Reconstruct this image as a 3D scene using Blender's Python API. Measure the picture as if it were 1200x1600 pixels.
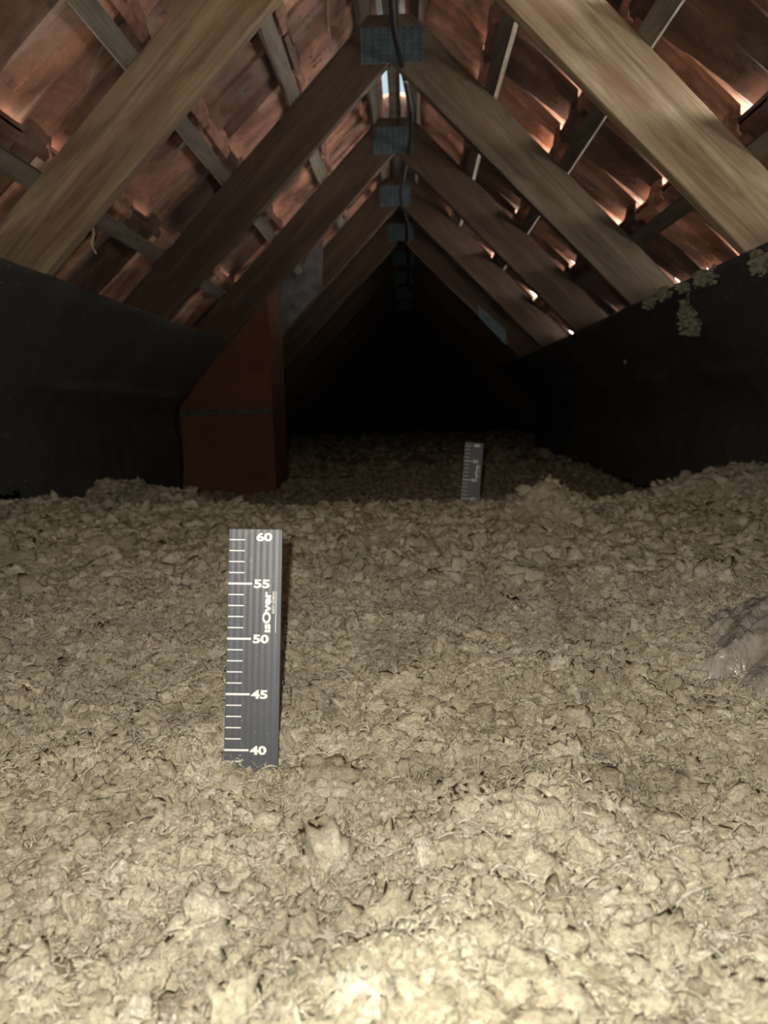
import bpy, math, random
import numpy as np
from mathutils import Vector, Matrix, noise as mnoise

random.seed(7); rng = np.random.default_rng(7)
for o in list(bpy.data.objects): bpy.data.objects.remove(o, do_unlink=True)
SC = bpy.context.scene; COL = SC.collection

# ------------------------------------------------------------------ camera, world, flash, exposure
CZ = 0.695                                   # camera height over the attic floor
R_ = Vector((0.99912, 0.03351, -0.02466)); U_ = Vector((0.02013, 0.13163, 0.99109)); F_ = Vector((-0.03642, 0.99069, -0.13083))
cam_d = bpy.data.cameras.new('camera'); cam = bpy.data.objects.new('camera', cam_d); COL.objects.link(cam)
M = Matrix((R_, U_, -F_)).transposed(); M.normalize()
cam.matrix_world = Matrix.Translation((0, 0, CZ)) @ M.to_4x4()
cam_d.sensor_fit = 'HORIZONTAL'; cam_d.sensor_width = 36; cam_d.lens = 36.0; cam_d.clip_start = 0.02
cam_d.dof.use_dof = True; cam_d.dof.focus_distance = 0.85; cam_d.dof.aperture_fstop = 10
SC.camera = cam

SKY, GROUND = 0.95, 60.0
W = bpy.data.worlds.new('daylight'); SC.world = W; W.use_nodes = True
nt = W.node_tree; nt.nodes.clear()
out = nt.nodes.new('ShaderNodeOutputWorld'); bg = nt.nodes.new('ShaderNodeBackground')
tc = nt.nodes.new('ShaderNodeTexCoord'); sx = nt.nodes.new('ShaderNodeSeparateXYZ'); rp = nt.nodes.new('ShaderNodeValToRGB')
mp = nt.nodes.new('ShaderNodeMapRange'); mp.inputs[1].default_value = -1; mp.inputs[2].default_value = 1
nt.links.new(tc.outputs['Generated'], sx.inputs[0]); nt.links.new(sx.outputs[2], mp.inputs[0]); nt.links.new(mp.outputs[0], rp.inputs[0])
e = rp.color_ramp.elements
e[0].position = 0.47; e[0].color = (1.0, 0.93, 0.85, 1)          # pale ground outside, boosted far above the sky so the tile gaps glow
e[1].position = 0.60; e[1].color = (0.60 * SKY / GROUND, 0.78 * SKY / GROUND, 0.86 * SKY / GROUND, 1)
nt.links.new(rp.outputs[0], bg.inputs[0]); bg.inputs[1].default_value = GROUND; nt.links.new(bg.outputs[0], out.inputs[0])

fl_d = bpy.data.lights.new('phone_flash', 'POINT'); fl_d.energy = 27.5; fl_d.color = (1.0, 0.94, 0.82); fl_d.shadow_soft_size = 0.004
fl = bpy.data.objects.new('phone_flash', fl_d); COL.objects.link(fl)
fl.location = Vector((0, 0, CZ)) + R_ * -0.018 + U_ * 0.022 + F_ * 0.004
vs = SC.view_settings; vs.view_transform = 'Standard'; vs.look = 'None'; vs.gamma = 1; vs.exposure = 0.0; vs.use_curve_mapping = False

# ------------------------------------------------------------------ attic dimensions
AX, HZ, TH = -0.035, CZ + 1.0233, 0.7926      # ridge x, inner apex height, roof pitch
CT, ST = math.cos(TH), math.sin(TH)
DEP, TK = 0.135, 0.034                        # rafter depth and thickness
Y0, DY = 1.619, 0.80                          # first visible truss, truss spacing
BT = 0.025                                    # batten thickness
PT = DEP + BT + 0.002                         # plane the tiles lie on
GAUGE = 0.31

def SP(side, s, perp, y):                     # point on a roof slope
    return Vector((AX + side * s * CT, y, HZ + perp / CT - s * ST))

# ------------------------------------------------------------------ helpers
def obj(name, verts, faces, mat=None, parent=None, smooth=False, mats=None, mid=None):
    me = bpy.data.meshes.new(name); me.from_pydata([tuple(v) for v in verts], [], faces)
    if mat: me.materials.append(mat)
    if smooth: me.polygons.foreach_set('use_smooth', [True] * len(me.polygons))
    me.update()
    o = bpy.data.objects.new(name, me); COL.objects.link(o)
    if parent: o.parent = parent
    return o

def big(name, V, Fc, mat, smooth=True):       # numpy triangles / quads
    me = bpy.data.meshes.new(name); k = Fc.shape[1]
    me.vertices.add(len(V)); me.vertices.foreach_set('co', V.astype(np.float32).ravel())
    me.loops.add(Fc.size); me.loops.foreach_set('vertex_index', Fc.astype(np.int32).ravel())
    me.polygons.add(len(Fc)); me.polygons.foreach_set('loop_start', np.arange(0, Fc.size, k, dtype=np.int32))
    me.polygons.foreach_set('use_smooth', np.full(len(Fc), smooth))
    me.update(calc_edges=True); me.materials.append(mat)
    o = bpy.data.objects.new(name, me); COL.objects.link(o); return o

def tag(o, label=None, cat=None, group=None, kind=None):
    if label: o['label'] = label
    if cat: o['category'] = cat
    if group: o['group'] = group
    if kind: o['kind'] = kind
    return o

def empty(name, loc, label, cat, group=None):
    o = bpy.data.objects.new(name, None); COL.objects.link(o); o.location = loc; o.empty_display_size = 0.05
    return tag(o, label, cat, group)

class MB:
    def __init__(s): s.v, s.f = [], []
    def add(s, V, Fc):
        n = len(s.v); s.v += [Vector(v) for v in V]; s.f += [tuple(i + n for i in f) for f in Fc]
    def box(s, a, b):
        (x0, y0, z0), (x1, y1, z1) = a, b
        s.add([(x0,y0,z0),(x1,y0,z0),(x1,y1,z0),(x0,y1,z0),(x0,y0,z1),(x1,y0,z1),(x1,y1,z1),(x0,y1,z1)],
              [(0,3,2,1),(4,5,6,7),(0,1,5,4),(1,2,6,5),(2,3,7,6),(3,0,4,7)])
    def prism(s, poly, axis_fn, d0, d1):      # poly in 2d, axis_fn(p, d) -> 3d
        n = len(poly)
        s.add([axis_fn(p, d0) for p in poly] + [axis_fn(p, d1) for p in poly],
              [tuple(range(n))[::-1], tuple(range(n, 2*n))] + [(i, (i+1) % n, n + (i+1) % n, n + i) for i in range(n)])
    def build(s, name, mat, parent=None, smooth=False, bevel=0):
        o = obj(name, s.v, s.f, mat, parent, smooth)
        if bevel:
            m = o.modifiers.new('bevel', 'BEVEL'); m.width = bevel; m.segments = 2; m.limit_method = 'ANGLE'
        return o

def tube(pts, rad, seg=10, ring_noise=0):
    P = [Vector(p) for p in pts]; V, Fc = [], []
    for i, p in enumerate(P):
        t = (P[min(i+1, len(P)-1)] - P[max(i-1, 0)]).normalized()
        a = t.cross(Vector((0.3, 0.1, 1)) if abs(t.z) < .9 else Vector((1, 0, 0))).normalized(); b = t.cross(a)
        r = rad[i] if isinstance(rad, (list, tuple)) else rad
        for k in range(seg):
            an = 2 * math.pi * k / seg; V.append(p + (a * math.cos(an) + b * math.sin(an)) * r)
    for i in range(len(P) - 1):
        for k in range(seg):
            Fc.append((i*seg+k, i*seg+(k+1) % seg, (i+1)*seg+(k+1) % seg, (i+1)*seg+k))
    Fc += [tuple(range(seg))[::-1], tuple(range((len(P)-1)*seg, len(P)*seg))]
    return V, Fc

def spline(pts, n=8):
    P = [Vector(p) for p in pts]; P = [P[0]*2-P[1]] + P + [P[-1]*2-P[-2]]; o = []
    for i in range(1, len(P)-2):
        for k in range(n):
            t = k/n; o.append(0.5*((2*P[i])+(P[i+1]-P[i-1])*t+(2*P[i-1]-5*P[i]+4*P[i+1]-P[i+2])*t*t+(3*P[i]-P[i-1]-3*P[i+1]+P[i+2])*t**3))
    o.append(P[-2]); return o

# vectorised value noise
_perm = rng.permutation(4096); _val = rng.random(4096) * 2 - 1
def _h(i, j): return _val[_perm[(i + _perm[j & 4095]) & 4095]]
def vn(x, y):
    xi, yi = np.floor(x).astype(int), np.floor(y).astype(int); fx, fy = x - xi, y - yi
    u, v = fx*fx*(3-2*fx), fy*fy*(3-2*fy)
    return (_h(xi, yi)*(1-u)+_h(xi+1, yi)*u)*(1-v)+(_h(xi, yi+1)*(1-u)+_h(xi+1, yi+1)*u)*v
def fbm(x, y, sc, oc=4):
    r = 0; a = 1; t = 0
    for k in range(oc): r = r + a*vn(x*sc*2**k+17.3*k, y*sc*2**k-9.1*k); t += a; a *= .55
    return r/t

# ------------------------------------------------------------------ materials
def mat(name, build, rough=0.8, **kw):
    m = bpy.data.materials.new(name); m.use_nodes = True; n = m.node_tree; b = n.nodes['Principled BSDF']
    b.inputs['Roughness'].default_value = rough
    for k, v in kw.items(): b.inputs[k.replace('_', ' ')].default_value = v
    build(n, b); return m
def N(n, t, **kw):
    x = n.nodes.new(t)
    for k, v in kw.items():
        if k in x.inputs: x.inputs[k].default_value = v
        else: setattr(x, k, v)
    return x
def L(n, a, b): n.links.new(a, b)
def coord(n, scale=(1, 1, 1), kind='Object'):
    t = N(n, 'ShaderNodeTexCoord'); m = N(n, 'ShaderNodeMapping'); m.inputs['Scale'].default_value = scale
    L(n, t.outputs[kind], m.inputs[0]); return m.outputs[0]
def ramp(n, src, stops):
    r = N(n, 'ShaderNodeValToRGB'); L(n, src, r.inputs[0]); el = r.color_ramp.elements
    while len(el) < len(stops): el.new(0.5)
    for x, (p, c) in zip(el, stops): x.position = p; x.color = (*c, 1)
    return r.outputs[0]
def mixc(n, fac, a, b, mode='MIX'):
    m = N(n, 'ShaderNodeMix', data_type='RGBA', blend_type=mode)
    for sock, v in ((0, fac), (6, a), (7, b)):
        if hasattr(v, 'links'): L(n, v, m.inputs[sock])
        elif isinstance(v, (int, float)): m.inputs[sock].default_value = v
        else: m.inputs[sock].default_value = (*v, 1)
    return m.outputs[2]
def bump(n, b, h, dist, strength=1.0, prev=None):
    x = N(n, 'ShaderNodeBump'); x.inputs['Distance'].default_value = dist; x.inputs['Strength'].default_value = strength
    L(n, h, x.inputs['Height'])
    if prev is not None: L(n, prev, x.inputs['Normal'])
    L(n, x.outputs[0], b.inputs['Normal']); return x.outputs[0]

def wood_mat(name, c_dark, c_mid, c_light, stain):
    def f(n, b):
        v = coord(n, (1.3, 16, 16))
        g = N(n, 'ShaderNodeTexNoise', Scale=2.2, Detail=9, Roughness=.62, Distortion=.9); L(n, v, g.inputs[0])
        v2 = coord(n, (1.2, 60, 60)); g2 = N(n, 'ShaderNodeTexNoise', Scale=3.5, Detail=6, Roughness=.7, Distortion=.3); L(n, v2, g2.inputs[0])
        v3 = coord(n, (2.2, 5, 5)); bl = N(n, 'ShaderNodeTexNoise', Scale=2.4, Detail=4, Roughness=.6); L(n, v3, bl.inputs[0])
        c = ramp(n, g.outputs[0], [(.33, c_dark), (.5, c_mid), (.68, c_light)])
        c = mixc(n, ramp(n, g2.outputs[0], [(.38, (.55,)*3), (.62, (1.15,)*3)]), (0, 0, 0), c, 'MIX') if False else mixc(n, 0.55, c, ramp(n, g2.outputs[0], [(.36, (.45,)*3), (.64, (1.0,)*3)]), 'MULTIPLY')
        c = mixc(n, ramp(n, bl.outputs[0], [(.5, (0,)*3), (.72, (.75,)*3)]), c, stain)
        vk = coord(n, (3.4, 11, 11)); k = N(n, 'ShaderNodeTexVoronoi', Scale=2.0); L(n, vk, k.inputs[0])
        c = mixc(n, ramp(n, k.outputs['Distance'], [(.05, (.85,)*3), (.16, (0,)*3)]), c, tuple(x*.45 for x in c_dark))
        L(n, c, b.inputs['Base Color'])
        bump(n, b, g2.outputs[0], .0015, .8)
    return mat(name, f, .82)
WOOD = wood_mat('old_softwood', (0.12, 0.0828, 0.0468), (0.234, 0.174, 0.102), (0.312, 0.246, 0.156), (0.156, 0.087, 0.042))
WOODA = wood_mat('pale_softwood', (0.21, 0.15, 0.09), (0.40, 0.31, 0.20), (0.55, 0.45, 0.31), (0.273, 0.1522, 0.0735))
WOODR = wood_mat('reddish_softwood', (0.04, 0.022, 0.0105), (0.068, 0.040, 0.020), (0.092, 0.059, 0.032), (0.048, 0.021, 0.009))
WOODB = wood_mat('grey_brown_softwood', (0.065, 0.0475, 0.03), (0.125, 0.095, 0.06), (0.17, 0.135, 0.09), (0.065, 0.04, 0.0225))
BATT = wood_mat('grey_batten_wood', (0.108, 0.09, 0.0684), (0.1728, 0.1512, 0.1188), (0.2304, 0.2052, 0.1692), (0.108, 0.072, 0.0468))

def f_clay(n, b):
    v = coord(n); a = N(n, 'ShaderNodeTexNoise', Scale=6.5, Detail=6, Roughness=.62, Distortion=.6); L(n, v, a.inputs[0])
    f2 = N(n, 'ShaderNodeTexNoise', Scale=55, Detail=4, Roughness=.6); L(n, v, f2.inputs[0])
    w = N(n, 'ShaderNodeTexNoise', Scale=3.2, Detail=7, Roughness=.65, Distortion=1.2); L(n, coord(n, (1, 1.7, 1)), w.inputs[0])
    c = ramp(n, a.outputs[0], [(.30, (.13, .078, .055)), (.46, (.30, .175, .125)), (.60, (.50, .285, .205)), (.75, (.50, .37, .29))])
    c = mixc(n, ramp(n, w.outputs[0], [(.55, (0,)*3), (.66, (.8,)*3)]), c, (.46, .40, .35))      # lime and mortar bloom
    c = mixc(n, ramp(n, w.outputs[0], [(.30, (.85,)*3), (.44, (0,)*3)]), c, (.075, .048, .034))   # soot and old dirt
    c = mixc(n, .35, c, ramp(n, f2.outputs[0], [(.35, (.5,)*3), (.6, (1,)*3)]), 'MULTIPLY')
    at = N(n, 'ShaderNodeAttribute'); at.attribute_name = 'tint'
    c = mixc(n, .9, c, ramp(n, at.outputs['Fac'], [(0, (.22, .185, .165)), (.5, (.85, .75, .69)), (1, (1.35, 1.16, 1.05))]), 'MULTIPLY')
    L(n, c, b.inputs['Base Color']); bump(n, b, f2.outputs[0], .002, .5)
CLAY = mat('fired_clay', f_clay, .62)

def f_block(n, b):
    v = coord(n); w = N(n, 'ShaderNodeTexWave', Scale=38, Distortion=1.2, Detail=3); w.bands_direction = 'X'; L(n, v, w.inputs[0])
    a = N(n, 'ShaderNodeTexNoise', Scale=9, Detail=5); L(n, v, a.inputs[0])
    c = ramp(n, a.outputs[0], [(.3, (.105, .042, .022)), (.7, (.155, .064, .034))])
    L(n, c, b.inputs['Base Color']); bump(n, b, w.outputs[1], .002, .6)
BLOCK = mat('red_clay_block', f_block, .9)
def f_mort(n, b):
    a = N(n, 'ShaderNodeTexNoise', Scale=40, Detail=5); L(n, coord(n), a.inputs[0])
    L(n, ramp(n, a.outputs[0], [(.3, (.05, .047, .032)), (.7, (.10, .095, .066))]), b.inputs['Base Color']); bump(n, b, a.outputs[0], .004, .8)
MORTAR = mat('grey_mortar', f_mort, .95)

def f_felt(n, b):
    v = coord(n); sp = N(n, 'ShaderNodeTexVoronoi', Scale=40); L(n, v, sp.inputs[0])
    a = N(n, 'ShaderNodeTexNoise', Scale=3.0, Detail=7, Roughness=.65); L(n, v, a.inputs[0])
    fi = N(n, 'ShaderNodeTexNoise', Scale=160, Detail=3); L(n, v, fi.inputs[0])
    c = ramp(n, a.outputs[0], [(.35, (.034, .039, .040)), (.6, (.054, .060, .060)), (.8, (.10, .103, .095))])
    spk = N(n, 'ShaderNodeTexNoise', Scale=34, Detail=4, Roughness=.75); L(n, v, spk.inputs[0])
    c = mixc(n, ramp(n, spk.outputs[0], [(.62, (0,)*3), (.72, (.6,)*3)]), c, (.20, .195, .16))
    c = mixc(n, ramp(n, sp.outputs['Distance'], [(.07, (.75,)*3), (.13, (0,)*3)]), c, (.28, .27, .22))
    dl = N(n, 'ShaderNodeTexNoise', Scale=9, Detail=5, Roughness=.7); L(n, coord(n, (1, .25, 1)), dl.inputs[0])
    c = mixc(n, ramp(n, dl.outputs[0], [(.54, (0,)*3), (.75, (.30,)*3)]), c, (.16, .155, .13))
    L(n, c, b.inputs['Base Color']); bump(n, b, fi.outputs[0], .0008, .6)
FELT = mat('black_roofing_felt', f_felt, .62)

def f_wool(n, b):
    v = coord(n); a = N(n, 'ShaderNodeTexNoise', Scale=34, Detail=6, Roughness=.62, Distortion=.4); L(n, v, a.inputs[0])
    big_ = N(n, 'ShaderNodeTexNoise', Scale=7, Detail=4, Roughness=.6); L(n, v, big_.inputs[0])
    st = N(n, 'ShaderNodeTexNoise', Scale=95, Detail=5, Roughness=.7, Distortion=3.2); L(n, v, st.inputs[0])
    fb = N(n, 'ShaderNodeTexNoise', Scale=420, Detail=3, Roughness=.7, Distortion=1.5); L(n, v, fb.inputs[0])
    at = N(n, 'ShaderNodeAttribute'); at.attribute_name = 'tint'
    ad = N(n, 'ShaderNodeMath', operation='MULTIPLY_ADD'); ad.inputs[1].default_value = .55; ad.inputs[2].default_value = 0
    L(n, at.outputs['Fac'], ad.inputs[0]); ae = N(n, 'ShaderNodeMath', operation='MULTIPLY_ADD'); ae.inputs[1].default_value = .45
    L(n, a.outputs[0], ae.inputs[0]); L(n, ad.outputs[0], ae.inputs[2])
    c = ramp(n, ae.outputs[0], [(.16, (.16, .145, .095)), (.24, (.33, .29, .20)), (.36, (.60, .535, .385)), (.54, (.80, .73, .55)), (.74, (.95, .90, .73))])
    c = mixc(n, ramp(n, big_.outputs[0], [(.46, (0,)*3), (.66, (.62,)*3)]), c, (.42, .37, .275))
    c = mixc(n, .62, c, ramp(n, st.outputs[0], [(.36, (.42, .41, .40)), (.49, (.93,)*3), (.6, (1.0,)*3)]), 'MULTIPLY')
    L(n, c, b.inputs['Base Color'])
    p = bump(n, b, st.outputs[0], .005, .9); bump(n, b, fb.outputs[0], .0016, .9, p)
WOOL = mat('blown_mineral_wool', f_wool, .95, Specular_IOR_Level=.15)

def f_woold(n, b):
    a = N(n, 'ShaderNodeTexNoise', Scale=60, Detail=6, Roughness=.7, Distortion=1.0); L(n, coord(n), a.inputs[0])
    L(n, ramp(n, a.outputs[0], [(.32, (.12, .115, .08)), (.6, (.29, .28, .20))]), b.inputs['Base Color']); bump(n, b, a.outputs[0], .004, .9)
WOOLD = mat('dusty_wool_tuft', f_woold, .95, Specular_IOR_Level=.15)

def f_plas(n, b):
    v = coord(n, (1, 1, 1)); a = N(n, 'ShaderNodeTexNoise', Scale=14, Detail=5, Roughness=.65); L(n, v, a.inputs[0])
    sc = N(n, 'ShaderNodeTexNoise', Scale=160, Detail=3); L(n, v, sc.inputs[0])
    w = N(n, 'ShaderNodeTexWave', Scale=55, Distortion=0.0); w.bands_direction = 'X'; L(n, v, w.inputs[0])
    c = ramp(n, a.outputs[0], [(.35, (.062, .069, .082)), (.6, (.075, .082, .094)), (.72, (.15, .14, .12))])
    c = mixc(n, ramp(n, sc.outputs[0], [(.62, (0,)*3), (.75, (.3,)*3)]), c, (.3, .28, .22))
    L(n, c, b.inputs['Base Color']); bump(n, b, w.outputs[1], .0004, .22)
PLAS = mat('grey_fluted_plastic', f_plas, .42)
INK = mat('white_print', lambda n, b: b.inputs['Base Color'].__setattr__('default_value', (.78, .78, .76, 1)), .6)
def f_zinc(n, b):
    v = coord(n); a = N(n, 'ShaderNodeTexNoise', Scale=30, Detail=4); L(n, v, a.inputs[0])
    L(n, ramp(n, a.outputs[0], [(.3, (.058, .092, .112)), (.7, (.12, .165, .19))]), b.inputs['Base Color'])
    L(n, ramp(n, a.outputs[0], [(.3, (.5,)*3), (.7, (.7,)*3)]), b.inputs['Roughness'])
ZINC = mat('galvanised_steel', f_zinc, .55, Metallic=.55)
ZDARK = mat('punched_slot', lambda n, b: b.inputs['Base Color'].__setattr__('default_value', (.03, .03, .03, 1)), .8)
RUBBER = mat('black_cable_sheath', lambda n, b: b.inputs['Base Color'].__setattr__('default_value', (.012, .012, .013, 1)), .55)
STRAW = mat('dry_straw', lambda n, b: b.inputs['Base Color'].__setattr__('default_value', (.30, .24, .17, 1)), .8)
CLIPM = mat('pale_clip', lambda n, b: b.inputs['Base Color'].__setattr__('default_value', (.42, .46, .42, 1)), .5)
def f_film(n, b):
    v = coord(n); a = N(n, 'ShaderNodeTexNoise', Scale=38, Detail=4, Roughness=.55, Distortion=1.2); L(n, coord(n, (2.2, .7, 1)), a.inputs[0])
    L(n, ramp(n, a.outputs[0], [(.3, (.30, .28, .24)), (.7, (.46, .44, .40))]), b.inputs['Base Color'])
    k = N(n, 'ShaderNodeTexNoise', Scale=1, Detail=4, Roughness=.6, Distortion=.8); mr = coord(n, (60, 60, 20)); n.nodes[-1].inputs['Rotation'].default_value[2] = .785; n.nodes[-1].inputs['Scale'].default_value = (90, 22, 30); L(n, mr, k.inputs[0]); bump(n, b, k.outputs[0], .006, 1.0)
    ck = n.nodes[-1]; L(n, ck.outputs[0], b.inputs['Coat Normal'])
FILM = mat('clear_grey_film', f_film, .30, Specular_IOR_Level=1.0, Metallic=.12, Alpha=.95, Coat_Weight=1.0, Coat_Roughness=.12)
def f_plain(c1, c2, s):
    def f(n, b):
        a = N(n, 'ShaderNodeTexNoise', Scale=s, Detail=5); L(n, coord(n), a.inputs[0]); L(n, ramp(n, a.outputs[0], [(.35, c1), (.65, c2)]), b.inputs['Base Color'])
    return f
def f_brick(n, b):
    k = N(n, 'ShaderNodeTexBrick', Scale=4.0); L(n, coord(n), k.inputs[0])
    k.inputs['Color1'].default_value = (.06, .03, .02, 1); k.inputs['Color2'].default_value = (.045, .02, .015, 1); k.inputs['Mortar'].default_value = (.05, .045, .04, 1)
    L(n, k.outputs[0], b.inputs['Base Color'])
BRICK = mat('gable_brick', f_brick, .9)
FLOORM = mat('attic_board', f_plain((.10, .08, .05), (.2, .15, .1), 6), .9)
LEAD = mat('weathered_lead', f_plain((.07, .075, .08), (.16, .165, .17), 14), .7)

# ------------------------------------------------------------------ structure: floor, gables, roof tiles
YA, YB = -1.2, 9.6
b = MB(); b.box((-2.2, YA, -.06), (2.2, YB, 0)); tag(b.build('floor', FLOORM), 'hidden attic floor under the insulation', kind='structure')
def gable(name, y0, y1):
    m = MB(); ap = HZ + .30
    m.prism([(AX - 2.2, -.05), (AX + 2.2, -.05), (AX + 2.2, .1), (AX + .02, ap), (AX - .02, ap), (AX - 2.2, .1)], lambda p, d: (p[0], d, p[1]), y0, y1)
    return tag(m.build(name, BRICK), 'dark brick gable wall', kind='structure')
gable('wall_front', YB, YB + .1); gable('wall_back', YA - .1, YA)

PROF = [(0, .011), (.003, .002), (.010, 0), (.05, 0), (.10, 0), (.128, .001), (.142, .008), (.152, .013), (.165, .017), (.188, .018), (.208, .017), (.219, .015), (.226, .0125), (.240, .0125), (.252, .0125)]
TW, TT = .24, .011
def text_mesh(body, size, extrude, offset=0.0, spacing=1.0, res=2, align='LEFT'):
    cu = bpy.data.curves.new('t', 'FONT'); cu.body = body; cu.size = size; cu.extrude = extrude; cu.offset = offset
    cu.space_character = spacing; cu.resolution_u = res; cu.align_x = align; cu.align_y = 'CENTER'
    o = bpy.data.objects.new('t', cu); COL.objects.link(o)
    me = bpy.data.meshes.new_from_object(o.evaluated_get(bpy.context.evaluated_depsgraph_get()))
    V = [v.co.copy() for v in me.vertices]; Fc = [tuple(p.vertices) for p in me.polygons]
    bpy.data.objects.remove(o); bpy.data.curves.remove(cu); bpy.data.meshes.remove(me); return V, Fc
LET = [(text_mesh('TORLIBRION', .021, .0016, .0005, 1.05), .075, .285), (text_mesh('CFD', .020, .0016, .0005, 1.2), .108, .275), (text_mesh('IE', .021, .0016, .0005, 1.2), .042, .285)]
BS = [.10 + GAUGE * k for k in range(9)]
def roof(side):
    m = MB(); TTN = []; yph = 1.405 if side < 0 else 1.64; d = 1 if side < 0 else -1
    n0, n1 = (-12, 35) if side < 0 else (-34, 12)
    tw = TW if side < 0 else .235
    for r, sb in enumerate(BS):
        for c in range(n0, n1):
            w0 = yph + d * tw * c
            if not (YA - .1 < w0 < YB + .1): continue
            g = (.022 + .006 * random.random()) if .9 < w0 < 4.5 else 0.0008
            if side < 0: g *= .5 if random.random() < .4 else .22
            if r == 0: g *= .4
            if r >= 4: g = .0008
            head = sb - .036; ln = GAUGE + .046; jog = random.uniform(-.002, .002)
            def P(a, w, n):
                roll = max(0.0, min(1.0, (w - .128) / .02)) if w < .226 else 1.0
                tilt = (TT + .0008 + g * (1 - roll)) * (a - .02) / (GAUGE - .02)
                return SP(side, head + a, PT + n + tilt, w0 + d * w * tw / TW + jog)
            np_ = len(PROF); rings = []
            for a in (0, ln * .5, ln):
                rings.append([P(a, w, n) for w, n in PROF]); rings.append([P(a, w, n + TT) for w, n in PROF])
            V = [p for R in rings for p in R]; Fc = []
            for q in range(2):
                lo, hi = 2*q*np_, (2*q+2)*np_
                for i in range(np_-1):
                    Fc.append((lo+i, lo+i+1, hi+i+1, hi+i)); Fc.append((lo+np_+i, hi+np_+i, hi+np_+i+1, lo+np_+i+1))
                Fc.append((lo, hi, hi+np_, lo+np_)); Fc.append((lo+np_-1, lo+2*np_-1, hi+2*np_-1, hi+np_-1))
            e0, e1 = 0, 4*np_
            for i in range(np_-1):
                Fc.append((e0+i, e0+np_+i, e0+np_+i+1, e0+i+1)); Fc.append((e1+i, e1+i+1, e1+np_+i+1, e1+np_+i))
            m.add(V, Fc)
            for wa, wb in ((.008, .236),):          # nibs hooked over the batten
                q = [P(a, w, n) for n in (-.007, .004) for a, w in ((.0, wa), (.014, wa), (.014, wb), (.0, wb))]
                m.add(q, [(0,3,2,1),(4,5,6,7),(0,1,5,4),(1,2,6,5),(2,3,7,6),(3,0,4,7)])
            if .6 < w0 < 3.6 and r < 4:
                for (TV, TF), lw, la in LET:
                    m.add([P(la - v.x, lw - v.y, -.0004 - v.z*.9) for v in TV], TF)
            TTN += [random.choice((.0, .15, .5, .6, .8, 1.0))] * (len(m.v) - len(TTN))
    o = m.build('ceiling_left' if side < 0 else 'ceiling_right', CLAY)
    o.data.attributes.new('tint', 'FLOAT', 'POINT').data.foreach_set('value', TTN)
    return tag(o, 'red clay interlocking roof tiles seen from below on the %s slope' % ('left' if side < 0 else 'right'), kind='structure')
roof(-1); roof(1)
# half-round ridge tiles, with an open stretch that lets the sky through
m = MB(); y = YA; gaps = [(2.92, 3.34), (3.80, 3.93)]
segs = []
while y < YB:
    y2 = y + .40
    segs.append((y, min(y2, YB))); y = y2
cut = []
for a0, a1 in segs:
    parts = [(a0, a1)]
    for g0, g1 in gaps:
        np2 = []
        for p0, p1 in parts:
            if g0 < p1 and g1 > p0:
                if g0 > p0: np2.append((p0, g0))
                if g1 < p1: np2.append((g1, p1))
            else: np2.append((p0, p1))
        parts = np2
    cut += parts
RZ = HZ + PT / CT
for a0, a1 in cut:
    arc = [(AX + r * math.cos(t), RZ - .088 + r * math.sin(t)) for r, ts in ((.125, range(0, 13)), (.112, range(12, -1, -1))) for t in [math.pi * k / 12 for k in ts]]
    for i in range(12):
        q = [arc[i], arc[i+1], arc[24-i], arc[25-i]]
        m.prism(q, lambda p, d: (p[0], d, p[1]), a0, a1)
tag(m.build('ceiling_ridge', CLAY), 'half round clay ridge tiles capping the roof', kind='structure')

# ------------------------------------------------------------------ battens
def batten(side, s, label, w=.04, y0=YA, y1=YB):
    L_ = y1 - y0; m = MB(); seg = 24
    o = None
    # local frame: x along the batten, y down the slope, z outward
    V, Fc = [], []
    for i in range(seg + 1):
        x = L_ * i / seg; j = random.uniform(-.0012, .0012)
        for (yy, zz) in ((-w/2, 0), (w/2, 0), (w/2, BT), (-w/2, BT)): V.append((x, yy + j, zz))
    for i in range(seg):
        for k in range(4): Fc.append((i*4+k, (i+1)*4+k, (i+1)*4+(k+1) % 4, i*4+(k+1) % 4))
    Fc += [(0, 1, 2, 3), (seg*4+3, seg*4+2, seg*4+1, seg*4)]
    o = obj('tile_batten', V, Fc, BATT)
    ex = Vector((0, 1, 0)); ey = Vector((side * CT, 0, -ST)); ez = Vector((side * ST, 0, CT))
    if ex.cross(ey).dot(ez) < 0: o.data.flip_normals()
    Mx = Matrix((ex, ey, ez)).transposed().to_4x4(); Mx.translation = SP(side, s, DEP + .0005, y0); o.matrix_world = Mx
    return tag(o, label, 'batten', 'tile battens across the trusses')
ords = ['highest batten beside the ridge', 'second batten below the ridge', 'third batten below the ridge', 'lowest exposed batten just above the black felt']
for side, nm in ((-1, 'left'), (1, 'right')):
    for k in range(4):
        batten(side, BS[k], 'grey timber tile batten on the %s slope, %s' % (nm, ords[k]))
m = MB(); m.box((AX - .022, YA, RZ - .070), (AX + .022, YB, RZ - .035))
tag(m.build('ridge_batten', BATT), 'dark timber ridge batten running along the peak between the sky slits', 'batten')

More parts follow.
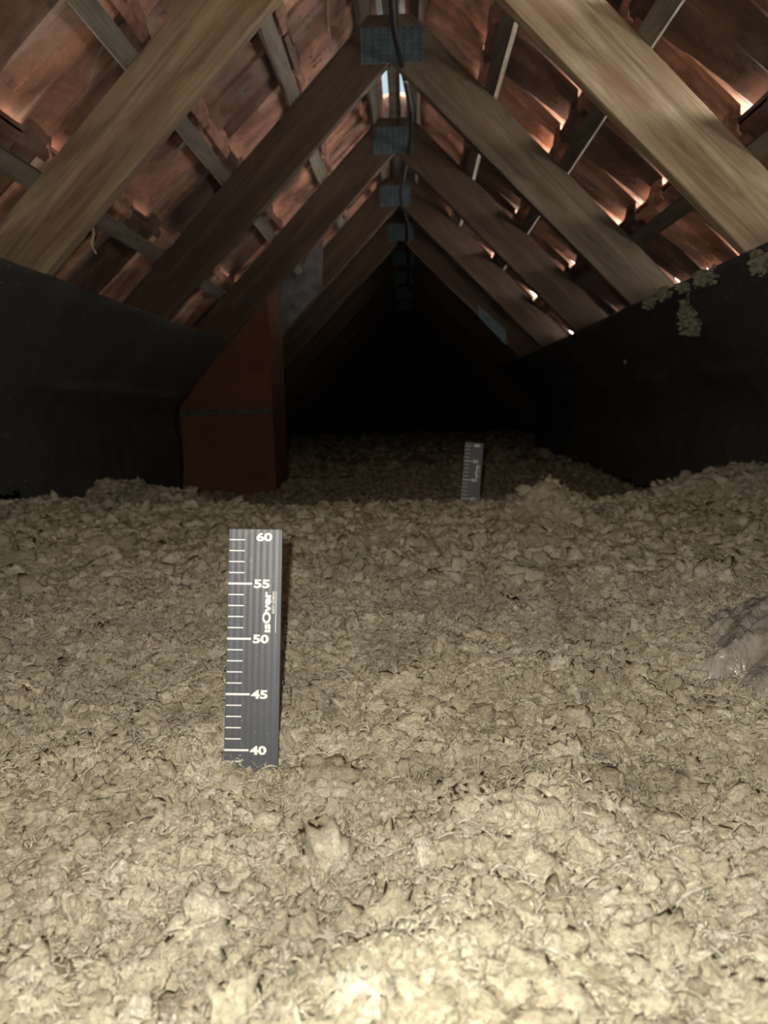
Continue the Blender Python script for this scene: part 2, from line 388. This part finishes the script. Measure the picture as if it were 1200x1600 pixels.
# ------------------------------------------------------------------ roof trusses
CUT = CZ + 1.150
def rafter(side, y, parent, mt, send=2.36):
    # local: x down the slope, z perpendicular outward, y thickness
    def loc(p):                                # world xz -> local
        dx, dz = p[0] - AX, p[1] - HZ; return (dx * side * CT - dz * ST, dx * side * ST + dz * CT)
    tp = (HZ + DEP / CT - CUT) / math.tan(TH)
    poly = [loc((AX, HZ)), loc((AX, CUT)), loc((AX + side * tp, CUT)), (send, DEP), (send, 0)]
    V, Fc = [], []; n = 40
    lo = lambda x: (0 if x > poly[0][0] else 0)
    # outline sampled along the length so that the edges can wander slightly
    m = MB(); m.prism(poly, lambda p, d: (p[0], d, p[1]), 0, TK)
    o = m.build('rafter', mt, parent, bevel=.003)
    ex = Vector((side * CT, 0, -ST)); ey = Vector((0, 1, 0)); ez = Vector((side * ST, 0, CT))
    if ex.cross(ey).dot(ez) < 0:
        pass
    # proper rotation only: mirror in the mesh instead of in the matrix
    if side < 0:
        for v in o.data.vertices: v.co.y = -v.co.y
        o.data.flip_normals(); ey = -ey
    Mx = Matrix((ex, ey, ez)).transposed().to_4x4(); Mx.translation = Vector((AX, 0, HZ - CUT)); 
    Mx.translation = Vector((0, 0, HZ - CUT)); o.matrix_local = Mx
    return o
def nail_plate(parent, cx, cz, w, h, rot, y, mt=None):
    m = MB(); m.box((-w/2, -.0025, -h/2), (w/2, 0, h/2))
    cols = max(3, int(w / .021))
    o = m.build('nail_plate', ZINC, parent, bevel=.0006)
    s = MB()
    for i in range(cols):
        x = -w/2 + w * (i + .5) / cols
        rows = max(2, int(h / .013))
        for j in range(rows):
            z = -h/2 + h * (j + .5) / rows
            s.box((x - .002, -.0031, z - .0042), (x + .002, -.0024, z + .0032))
    k = s.build('punched_slot', ZDARK, o)
    tag(k, kind='stuff')
    o.location = (cx, y, cz); o.rotation_euler = (0, rot, 0); return o
TL = ['nearest roof truss, pale brown rafters filling the upper corners', 'second roof truss, its blue grey nail plate just under the top edge',
      'third roof truss, nail plate right below the bright sky slits', 'fourth roof truss, grey steel sheet on its left rafter',
      'dim fifth roof truss with nail plate below the fourth one', 'very dark sixth roof truss with small nail plate',
      'almost black seventh roof truss deep in the attic', 'almost black eighth roof truss deep in the attic', 'faintest roof truss before the end gable']
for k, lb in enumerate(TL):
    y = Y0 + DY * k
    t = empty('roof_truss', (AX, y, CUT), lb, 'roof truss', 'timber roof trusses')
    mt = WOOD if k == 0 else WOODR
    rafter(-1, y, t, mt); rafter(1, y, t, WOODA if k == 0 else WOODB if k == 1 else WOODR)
    rz = [.0, .07, -.01, -.01, .02, -.02, .03, 0, 0][k]
    nail_plate(t, .002 + (0.0, .002, -.013, -.02, 0, .01, 0, 0, 0)[k], CZ + 1.064 - CUT, .185 if k < 2 else .155, .10, rz*0, -.0005)
    if k == 3:
        g = MB()
        a, b2 = .55, 1.02
        q = [SP(-1, a + .02, .005, 0), SP(-1, b2, -.004, 0), SP(-1, b2 + .02, .17, 0), SP(-1, a, .165, 0)]
        q = [(p.x - AX, p.z - CUT) for p in q]
        g.prism(q, lambda p, d: (p[0], d, p[1]), -.006, -.002); sh = g.build('steel_sheet', LEAD, t); sh['label'] = 'dull grey metal sheet'
    if k == 4:
        q = [SP(1, .66, .0, 0), SP(1, .90, -.005, 0), SP(1, .90, .06, 0), SP(1, .66, .05, 0)]
        g = MB(); g.prism([(p.x - AX, p.z - CUT) for p in q], lambda p, d: (p[0], d, p[1]), -.005, -.001); g.build('steel_strap', ZINC, t)

# ------------------------------------------------------------------ black felt sheets
def felt(side, y0, y1, label, ny, fold):
    ns = 46; S0, S1 = 1.012, 2.12; V = []; th = .003
    def pt(i, j, off):
        y = y0 + (y1 - y0) * j / ny; q = i / ns
        yy = y
        s = S0 + (S1 - S0) * q + .006 * mnoise.noise((y * 2.2, side * 3.1, 0)) * (1 - q)
        ph = (y - Y0) / DY; sag = math.sin(math.pi * (ph % 1)) ** 2
        n = -.004 - .012 * sag * min(1, q * 4) - fold(q, y) + .010 * mnoise.noise((y * 3.1 + side * 9, s * 2.3, 1.7)) * min(1, q * 6) + .004 * mnoise.noise((y * 14, s * 5, 4)) * min(1, q * 3)
        SB = 1.40; s_ = s
        if s <= SB - .14: return SP(side, s, n - off, yy)
        P0 = SP(side, s, 0, yy); xb = AX + side * (SB * CT + .012 * mnoise.noise((y * 1.3, side * 5, 2)))
        t = (s - (SB - .14)) / .34
        P1 = Vector((xb, yy, HZ - SB * ST - (s - SB) * .80)); k = min(1, t); k = k * k * (3 - 2 * k)
        p = P0.lerp(P1, k); d_ = Vector((side * ST, 0, CT)).lerp(Vector((side, 0, 0)), k).normalized()
        return p + d_ * (n - off)
    for off in (0, th):
        for i in range(ns + 1):
            for j in range(ny + 1): V.append(pt(i, j, off))
    Fc = []; w = ny + 1; T = (ns + 1) * w
    for i in range(ns):
        for j in range(ny):
            a = i*w + j; Fc.append((a, a+1, a+w+1, a+w)); Fc.append((T+a, T+a+w, T+a+w+1, T+a+1))
    for j in range(ny):
        Fc.append((j, T+j, T+j+1, j+1)); a = ns*w + j; Fc.append((a, a+1, T+a+1, T+a))
    for i in range(ns):
        a = i*w; Fc.append((a, a+w, T+a+w, T+a)); a = i*w + ny; Fc.append((a, T+a, T+a+w, a+w))
    return tag(obj('roofing_felt', V, Fc, FELT, smooth=True), label, 'roofing felt', 'black felt sheets')
felt(-1, -.9, 3.22, 'black dusty felt sheet stapled under the left rafters, ending beside the chimney', 170, lambda q, y: .035 * max(0, min(q, .36) - .05) / .3 * min(1, max(0, y) / 3.2))
felt(1, -.9, 5.7, 'black felt sheet under the right rafters with tufts of wool on its edge', 260, lambda q, y: .02 * max(0, min(q, .36) - .05) / .3)

# ------------------------------------------------------------------ chimney
ch = empty('chimney', (-.78, 3.46, .25), 'square red clay block chimney rising from the insulation behind the left felt', 'chimney')
cx0, cx1, cy0, cy1, joint = -.985, -.585, 3.285, 3.64, CZ + .010
def chb(z0, z1, nm, mt, x0, x1, y0, y1, bev=.004):
    m = MB(); zt0 = zt1 = z1
    if z1 is None:
        top = lambda x: HZ + .10 / CT - (AX - x) * math.tan(TH)
        zt0, zt1 = top(x0), top(x1)
    m.prism([(x0, z0), (x1, z0), (x1, zt1), (x0, zt0)], lambda p, d: (p[0] + .78, d - 3.46, p[1] - .25), y0, y1)
    return m.build(nm, mt, ch, bevel=bev)
chb(.10, joint - .011, 'lower_block', BLOCK, cx0, cx1, cy0, cy1)
chb(joint - .013, joint + .013, 'mortar_joint', MORTAR, cx0 - .004, cx1 + .004, cy0 - .007, cy1 + .004, .005)
chb(joint + .011, None, 'upper_block', BLOCK, cx0, cx1, cy0 + .002, cy1)

# ------------------------------------------------------------------ blown wool insulation
def smooth(a, b, x):
    t = np.clip((x - a) / (b - a), 0, 1); return t*t*(3-2*t)
def G(x, y, cx, cy, rx, ry, a=0):
    c, s = math.cos(a), math.sin(a); dx, dy = x - cx, y - cy
    u, v = dx*c + dy*s, -dx*s + dy*c
    return np.exp(-(u/rx)**2 - (v/ry)**2)
def surf(x, y):
    h = np.interp(y, [-1, .3, .45, .65, 1.0, 1.5, 1.9, 2.15, 2.6, 3.2, 5, 9.6], [-.335, -.335, -.333, -.322, -.295, -.262, -.243, -.272, -.34, -.345, -.31, -.26])
    h = h + .085*G(x, y, .30, 1.72, .085, .075) + .022*G(x, y, .10, .565, .075, .05) + .020*G(x, y, .0, .40, .12, .06, .5)
    h = h + .085*G(x, y, .86, 2.02, .22, .20) + .10*G(x, y, -.93, 2.42, .13, .17) + .06*G(x, y, -.72, 2.35, .13, .15) + .05*G(x, y, -1.1, 1.6, .3, .6)
    h = h - .010*G(x, y, .19, .62, .03, .05) + .012*fbm(x, y, 4.5, 3)*1.6 + .017*fbm(x+5, y, 13, 3)
    return h + CZ
def detail(x, y):
    r1 = 1 - np.abs(fbm(x + .02*vn(x*30, y*30), y, 34, 4))*2.2
    return .010*(r1 - .5) + .006*fbm(x, y, 75, 3)
ys = [-1.18]
while ys[-1] < YB - .01: ys.append(ys[-1] + (.05 if ys[-1] < .15 else max(.0038, .0062*ys[-1])))
ys = np.array(ys); ys = ys[ys < YB - .04]; xs = np.concatenate([np.linspace(-1.62, -.75, 90, endpoint=False), np.linspace(-.75, .75, 330), np.linspace(.757, 1.55, 85)])
X, Y = np.meshgrid(xs, ys); Z = surf(X, Y) + detail(X, Y)
V1 = np.stack([X, Y, Z], -1).reshape(-1, 3); nx = len(xs)
ii = (np.arange(len(ys)-1)[:, None]*nx + np.arange(nx-1)[None]).ravel()
Q = np.stack([ii, ii+1, ii+nx+1, ii+nx], -1)
T1 = np.concatenate([Q[:, [0, 1, 2]], Q[:, [0, 2, 3]]])

import bmesh
def ico(sub):
    bm = bmesh.new(); bmesh.ops.create_icosphere(bm, subdivisions=sub, radius=1)
    V = np.array([v.co[:] for v in bm.verts]); Fc = np.array([[v.index for v in f.verts] for f in bm.faces]); bm.free(); return V, Fc
def protos(sub, n, seed):
    V, Fc = ico(sub); out = []
    for k in range(n):
        P = V.copy()
        for i, p in enumerate(V):
            q = Vector(p); s = Vector((k*7.1+seed, 3.3*k, 0))
            d = 1 + .50*mnoise.noise(q*1.4+s) + .42*mnoise.noise(q*3.2+s) + .34*mnoise.noise(q*7+s)
            P[i] = V[i]*d
        el = (1.0 + .45*((k*37) % 5)/4, .72 + .3*((k*53) % 4)/3, .45 + .3*((k*29) % 3)/2)
        P = P*np.array(el)
        # curl the flock
        cu = (.15 + .25*((k*13) % 5)/4)*(1 if k % 2 else -1); P[:, 2] += cu*(P[:, 0]**2)*.5 - .12*cu
        out.append(P)
    return out, Fc
def scatter(n, yr, power, rad, sub, spread, seed, lift=.2, clipfn=None):
    r = np.random.default_rng(seed); pr, Fc = protos(sub, 14, seed)
    u = r.random(n); y0, y1 = yr
    y = (y0**power + u*(y1**power - y0**power))**(1/power)
    x = (r.random(n)*2-1)*np.minimum(spread*y + .12, 1.38)
    R = rad[0]*np.exp(np.clip(r.normal(0, rad[1], n), -1.2, 1.0))
    z = surf(x, y) + detail(x, y)*.8
    z = z - .011*((np.abs(x + .150) < .036) & (y > .60) & (y < .662))
    yaw = r.random(n)*2*np.pi; tx = r.normal(0, .5, n); ty = r.normal(0, .5, n)
    Vs = []; Fs = []; Ts = []; base = 0; tn = np.clip(r.normal(.52, .17, n), .12, 1) * (1 - .85*smooth(2.0, 2.7, y))  # tint drops past the crest: flash falloff put into the wool colour
    which = r.integers(0, len(pr), n)
    for k in range(len(pr)):
        ix = np.where(which == k)[0]
        if not len(ix): continue
        P = pr[k]; m = len(ix)
        q = P[None]*R[ix, None, None]
        cx, sx_ = np.cos(tx[ix])[:, None], np.sin(tx[ix])[:, None]
        a, b_, c = q[..., 0], q[..., 1], q[..., 2]
        b2, c2 = b_*cx - c*sx_, b_*sx_ + c*cx
        cy, sy = np.cos(ty[ix])[:, None], np.sin(ty[ix])[:, None]
        a3, c3 = a*cy + c2*sy, -a*sy + c2*cy
        cz, sz = np.cos(yaw[ix])[:, None], np.sin(yaw[ix])[:, None]
        a4, b4 = a3*cz - b2*sz, a3*sz + b2*cz
        W_ = np.stack([a4 + x[ix, None], b4 + y[ix, None], c3 + z[ix, None] + lift*R[ix, None]*(r.random(m)[:, None]*1.6-.5)], -1)
        Vs.append(W_.reshape(-1, 3)); nv = len(P); Ts.append(np.repeat(tn[ix], nv))
        Fs.append((Fc[None] + (np.arange(m)*nv)[:, None, None] + base).reshape(-1, 3)); base += m*nv
    return np.concatenate(Vs).astype(np.float32), np.concatenate(Fs).astype(np.int32), np.concatenate(Ts).astype(np.float32)
parts = [(V1, T1, (.4*(1 - .85*smooth(2.0, 2.7, V1[:, 1]))))]  # bed tint carries the same painted falloff towards the back
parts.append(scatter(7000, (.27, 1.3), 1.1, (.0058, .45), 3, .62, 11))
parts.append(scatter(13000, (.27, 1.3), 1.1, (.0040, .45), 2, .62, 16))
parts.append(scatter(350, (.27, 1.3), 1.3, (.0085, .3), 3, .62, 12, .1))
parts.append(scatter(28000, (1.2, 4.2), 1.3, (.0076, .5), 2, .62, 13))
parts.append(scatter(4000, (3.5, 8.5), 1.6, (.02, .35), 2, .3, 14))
# loose fibre strands
def strands(n, yr, seed):
    r = np.random.default_rng(seed); Vs, Fs = [], []; base = 0
    u = r.random(n); y = (yr[0]**1.2 + u*(yr[1]**1.2-yr[0]**1.2))**(1/1.2); x = (r.random(n)*2-1)*(.6*y+.1)
    z = surf(x, y) + detail(x, y) + .002 + .004*r.random(n)
    K = 6
    ln = .007 + .016*r.random(n)**2; a0 = r.random(n)*6.28; cv = r.normal(0, 1.3, n); wd = .00025 + .0011*r.random(n)**2
    t = np.linspace(0, 1, K)
    ang = a0[:, None] + cv[:, None]*t[None]
    px = x[:, None] + np.cumsum(np.cos(ang), 1)*ln[:, None]/K; py = y[:, None] + np.cumsum(np.sin(ang), 1)*ln[:, None]/K
    pz = z[:, None] + np.sin(t*np.pi)[None]*(.001+.004*r.random(n))[:, None]
    w = wd[:, None]*np.sin(.25 + t*2.6)[None]
    A = np.stack([px - np.sin(ang)*w, py + np.cos(ang)*w, pz], -1); B = np.stack([px + np.sin(ang)*w, py - np.cos(ang)*w, pz], -1); C = np.stack([px, py, pz + w*1.2], -1)
    V = np.stack([A, B, C], 2).reshape(-1, 3)
    f = []
    for k in range(K-1):
        for e0, e1 in ((0, 1), (1, 2), (2, 0)):
            a, b_ = 3*k+e0, 3*k+e1; f += [(a, b_, b_+3), (a, b_+3, a+3)]
    f = np.array(f); Fc = (f[None] + (np.arange(n)*3*K)[:, None, None]).reshape(-1, 3)
    return V, Fc, np.repeat(r.random(n)*.5 + .5, 3*K)
parts.append(strands(34000, (.27, 1.4), 21))
parts.append(strands(9000, (1.3, 2.6), 22))
VV, FF, TN, bs = [], [], [], 0
for v, f, tt in parts: VV.append(v); FF.append(f + bs); TN.append(tt); bs += len(v)
VV = np.concatenate(VV).astype(np.float32); FF = np.concatenate(FF).astype(np.int32); del parts
# keep the wool on the attic side of the felt
lim = (HZ - .05 - VV[:, 2]) / math.tan(TH)
limL = np.where(VV[:, 1] < 3.24, np.minimum(lim, .955), lim); limR = np.where(VV[:, 1] < 5.72, np.minimum(lim, .955), lim)
VV[:, 0] = np.clip(VV[:, 0], AX - limL, AX + limR)
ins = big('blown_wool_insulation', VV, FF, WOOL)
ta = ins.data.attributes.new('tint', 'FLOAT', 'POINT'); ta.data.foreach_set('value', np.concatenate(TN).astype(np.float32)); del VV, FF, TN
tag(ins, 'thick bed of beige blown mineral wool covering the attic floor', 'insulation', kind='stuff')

# ------------------------------------------------------------------ depth rulers
def ruler(TLc, TRc, BLc, label, cut=None):
    up = (Vector(TLc) - Vector(BLc)).normalized(); xx = Vector(TRc) - Vector(TLc); wd = .0490
    xx = (xx - up * xx.dot(up)).normalized(); nn = up.cross(xx)       # nn points away from the viewer? (fixed below)
    if nn.y < 0: nn = -nn
    base = Vector(TLc) - up * .60
    t = empty('depth_ruler', base, label, 'measuring ruler', 'insulation depth rulers')
    Mx = Matrix((xx, nn, up)).transposed().to_4x4(); Mx.translation = base; t.matrix_world = Mx
    m = MB(); c = .0015
    m.prism([(0, 0), (wd, 0), (wd, .6 - c), (wd - c, .6), (0, .6)], lambda p, d: (p[0], d, p[1]), 0, .0045)
    m.build('fluted_board', PLAS, t, bevel=.0004)
    k = MB(); e = .00035
    for cm in range(1, 60):
        z = cm * .01
        if cm % 5 == 0: k.box((.0004, -e, z - .0009), (.0222, .0002, z + .0009))
        else: k.box((.0009, -e, z - .0005), (.0149, .0002, z + .0005))
    for cm in range(5, 61, 5):
        TV, TF = text_mesh(str(cm), .0112, .0003, .00045, 1.0, 4)
        z = cm * .01 - (.0072 if cm == 60 else 0); x = .0252 if cm == 60 else .0238
        wdt = max(v.x for v in TV); sc = (.0146 / wdt) if cm >= 10 else .0072 / wdt
        ym = (max(v.y for v in TV) + min(v.y for v in TV)) / 2; sy = .0080 / (max(v.y for v in TV) - min(v.y for v in TV))
        k.add([(x + v.x * sc, -e * .5 - (v.z) , z + (v.y - ym) * sy) for v in TV], TF)
    k.build('scale_markings', INK, t)
    g = MB()
    def vtext(body, x0, x1, z0, z1, off):      # reads upwards, letter tops to the left
        TV, TF = text_mesh(body, .01, .0003, off, 1.0, 4)
        a0, a1 = min(v.x for v in TV), max(v.x for v in TV); b0, b1 = min(v.y for v in TV), max(v.y for v in TV)
        g.add([(x1 - (v.y - b0) / (b1 - b0) * (x1 - x0), -e * .5 - v.z, z0 + (v.x - a0) / (a1 - a0) * (z1 - z0)) for v in TV], TF)
    for zz in (.506,):
        vtext('\u0131sOver', .0322, .0398, zz, zz + .0372, .0004)
        vtext('SAINT-GOBAIN', .0408, .0432, zz + .017, zz + .0372, .0001)
        g.box((.0442, -e, zz), (.0446, .0002, zz + .0372))
    g.build('maker_lettering', INK, t)
    return t
def cw(x, y, z): return (x, y, z + CZ)

ruler(cw(-.16775, .69053, -.10369), cw(-.11767, .6921, -.1058), cw(-.17448, .65255, -.31174), 'large grey measuring ruler standing in the wool in front, readable from 60 down to 40')
ruler(cw(.1452, 2.05365, -.08775), cw(.19695, 2.05487, -.09291), cw(.12988, 2.02677, -.23415), 'small dim grey measuring ruler standing farther back in the dark')
WOOLN = mat('pale_wool_flock', f_plain((.22, .19, .13), (.46, .41, .30), 140), .95)
# wool piled against the foot of the near ruler
def tuft_mesh(seed, n, spread, r0, flat=(1, 1, 1)):
    r = np.random.default_rng(seed); pr, Fc = protos(3, 6, seed + 100); Vs, Fs, base = [], [], 0
    for i in range(n):
        P = pr[i % 6] * r0 * math.exp(r.normal(0, .35)); a = r.random() * 6.28; b_ = r.normal(0, .9)
        P = P @ np.array([[math.cos(a), math.sin(a), 0], [-math.sin(a), math.cos(a), 0], [0, 0, 1]]) @ np.array([[1, 0, 0], [0, math.cos(b_), math.sin(b_)], [0, -math.sin(b_), math.cos(b_)]])
        c = r.normal(0, .45, 3).clip(-1, 1) * np.array(spread)
        Vs.append(P * np.array(flat) + c); Fs.append(Fc + base); base += len(P)
    return np.concatenate(Vs), np.concatenate(Fs)
def wool_piece(name, loc, seed, n, spread, r0, label, cat, group=None, flat=(1, 1, 1), rot=None):
    V, Fc = tuft_mesh(seed, int(n * 2.2), spread, r0 * .62, flat); o = big(name, V, Fc, WOOLN if name == 'wool_flock' else WOOLD); o.location = loc
    if rot: o.rotation_euler = rot
    return tag(o, label, cat, group)
wool_piece('wool_flock', cw(-.1440, .647, -.3235), 5, 20, (.024, .005, .007), .0075, 'low flock of wool heaped against the foot of the near ruler', 'wool flock')

# ------------------------------------------------------------------ cable, clip, loose bits
C_ = [(-0.029, 1.0, 1.0), (-0.029, 1.927, 1.008), (-0.025, 2.053, 1.008), (-0.02, 2.216, 1.008), (-0.008, 2.369, 1.008), (0.006, 2.526, 1.008), (0.015, 2.66, 1.014), (0.024, 2.825, 1.014), (0.022, 3.046, 1.014), (0.011, 3.243, 1.014), (0.0, 3.394, 1.008), (-0.012, 3.584, 1.008), (-0.023, 3.777, 1.008), (-0.011, 4.148, 1.008), (0.004, 4.4, 1.008), (0.0, 4.9, 1.005), (0.01, 5.6, 1.004), (0.0, 6.5, 1.004)]
V, Fc = tube(spline([cw(*p) for p in C_], 8), .0085, 12)
tag(obj('power_cable', V, Fc, RUBBER, smooth=True), 'thick black cable hanging along the ridge in front of the nail plates', 'cable')
V, Fc = tube([cw(0.002, 2.516, 1.005), cw(0.012, 2.514, 1.002), cw(0.020, 2.514, 1.005)], [.007, .009, .005], 8)
tag(obj('cable_clip', V, Fc, CLIPM, smooth=True), 'small pale clip on the black cable below the second nail plate', 'clip')
V, Fc = tube(spline([cw(-.196, 2.2, 1.16), cw(-.1965, 2.2, 1.10), cw(-.198, 2.2, 1.02), cw(-.193, 2.2, .985), cw(-.189, 2.2, .945)], 5), .0021, 8)
tag(obj('hanging_stalk', V, Fc, STRAW, smooth=True), 'thin pale stalk dangling from the tiles left of the top nail plate', 'stalk')
V, Fc = tube(spline([cw(-.665, 1.668, .405), cw(-.660, 1.665, .385), cw(-.664, 1.66, .365), cw(-.656, 1.66, .343)], 5), [.0035] * 6 + [.003] * 6 + [.002] * 4, 8)
tag(obj('bent_nail', V, Fc, STRAW, smooth=True), 'bent rusty nail poking out under the nearest left rafter', 'nail')
wool_piece('wool_clump', cw(.722, 2.035, .222), 31, 70, (.028, .020, .050), .010, 'ragged grey wool clump dangling on the right black felt', 'wool clump')
V, Fc = tube(spline([cw(.712, 2.02, .245), cw(.695, 1.985, .262), cw(.690, 1.96, .280)], 4), .003, 6)
obj_th = obj('wool_thread', V, Fc, WOOL, smooth=True); tag(obj_th, 'twisted wool thread from the felt edge down to the ragged clump', 'wool thread')
tl = ['wool tuft on the right felt edge, lowest of the row and nearest the second rafter', 'wool tuft on the right felt edge above and left of the ragged clump', 'wool tuft straight above the ragged clump on the felt edge',
      'wool tuft on the right felt edge below the orange tile gap', 'wool tuft caught where the nearest right rafter meets the felt']
for i, ((x, y, z), sp, n) in enumerate([((.668, 2.16, .268), (.014, .05, .014), 22), ((.664, 2.04, .274), (.012, .04, .016), 22), ((.676, 1.93, .272), (.012, .03, .014), 18), ((.676, 1.80, .272), (.016, .055, .018), 34), ((.690, 1.56, .262), (.015, .03, .025), 26)]):
    wool_piece('wool_tuft', cw(x - .012, y, z + .004), 40 + i, n, sp, .0075, tl[i], 'wool tuft', 'wool tufts along the right felt edge')
m = MB(); m.box((-.035, -.004, -.008), (.0, .004, .006))
o = m.build('wood_splinter', STRAW, None, bevel=.002); o.location = cw(.785, 2.86, .150); o.rotation_euler = (0, .1, 1.25); tag(o, 'small pale splinter stuck to the right black felt', 'splinter')
m = MB(); m.box((-.17, -.06, -.012), (.17, .06, .012))
o = m.build('timber_offcut', WOOD, None, bevel=.002); o.location = cw(-.44, 3.73, -.325); o.rotation_euler = (0, .02, .12); tag(o, 'pale flat timber offcut lying on the wool right of the chimney', 'board')

# crinkled plastic film half buried at the right
nu, nv = 150, 140; V = []
for off in (0, .0012):
    for i in range(nu + 1):
        for j in range(nv + 1):
            u, v = i / nu, j / nv
            a = (v - .5) * 2; b_ = u
            edge = .02 * mnoise.noise((v * 5, 3, 1)) + .02 * mnoise.noise((v * 13, 8, 2))
            x = .335 + edge * (1 - u) + u * .30 + .055 * abs(a) ** 1.5 * (1 - u)
            y = .875 + a * .17 + .06 * u
            dome = .060 * math.sin(math.pi * min(1, u * 1.1 + .02)) * max(0, 1 - a * a * .85)
            p_, q_ = (x - y) * .707, (x + y) * .707
            r_ = abs(mnoise.noise((p_ * 26, q_ * 5, 2.1))); r2 = abs(mnoise.noise((p_ * 70 + 3 * r_, q_ * 14, 5.5))); r3 = abs(mnoise.noise((x * 110, y * 110, 1.5)))
            z = float(surf(np.array([x]), np.array([y]))[0]) + .002 + dome - .034 * r_ - .012 * r2 - .003 * r3 - (0.014 if (i == 0 or j in (0, nv)) else 0)
            V.append((x, y, z - off))
Fc = []; w = nv + 1; T = (nu + 1) * w
for i in range(nu):
    for j in range(nv):
        a = i*w + j; Fc.append((a, a+w, a+w+1, a+1)); Fc.append((T+a, T+a+1, T+a+w+1, T+a+w))
for j in range(nv): Fc.append((j, j+1, T+j+1, T+j)); a = nu*w + j; Fc.append((a, T+a, T+a+1, a+1))
for i in range(nu): a = i*w; Fc.append((a, T+a, T+a+w, a+w)); a += nv; Fc.append((a, a+w, T+a+w, T+a))
tag(obj('plastic_film', V, Fc, FILM, smooth=True), 'crinkled shiny grey plastic film half buried in the wool at the right edge', 'plastic film')
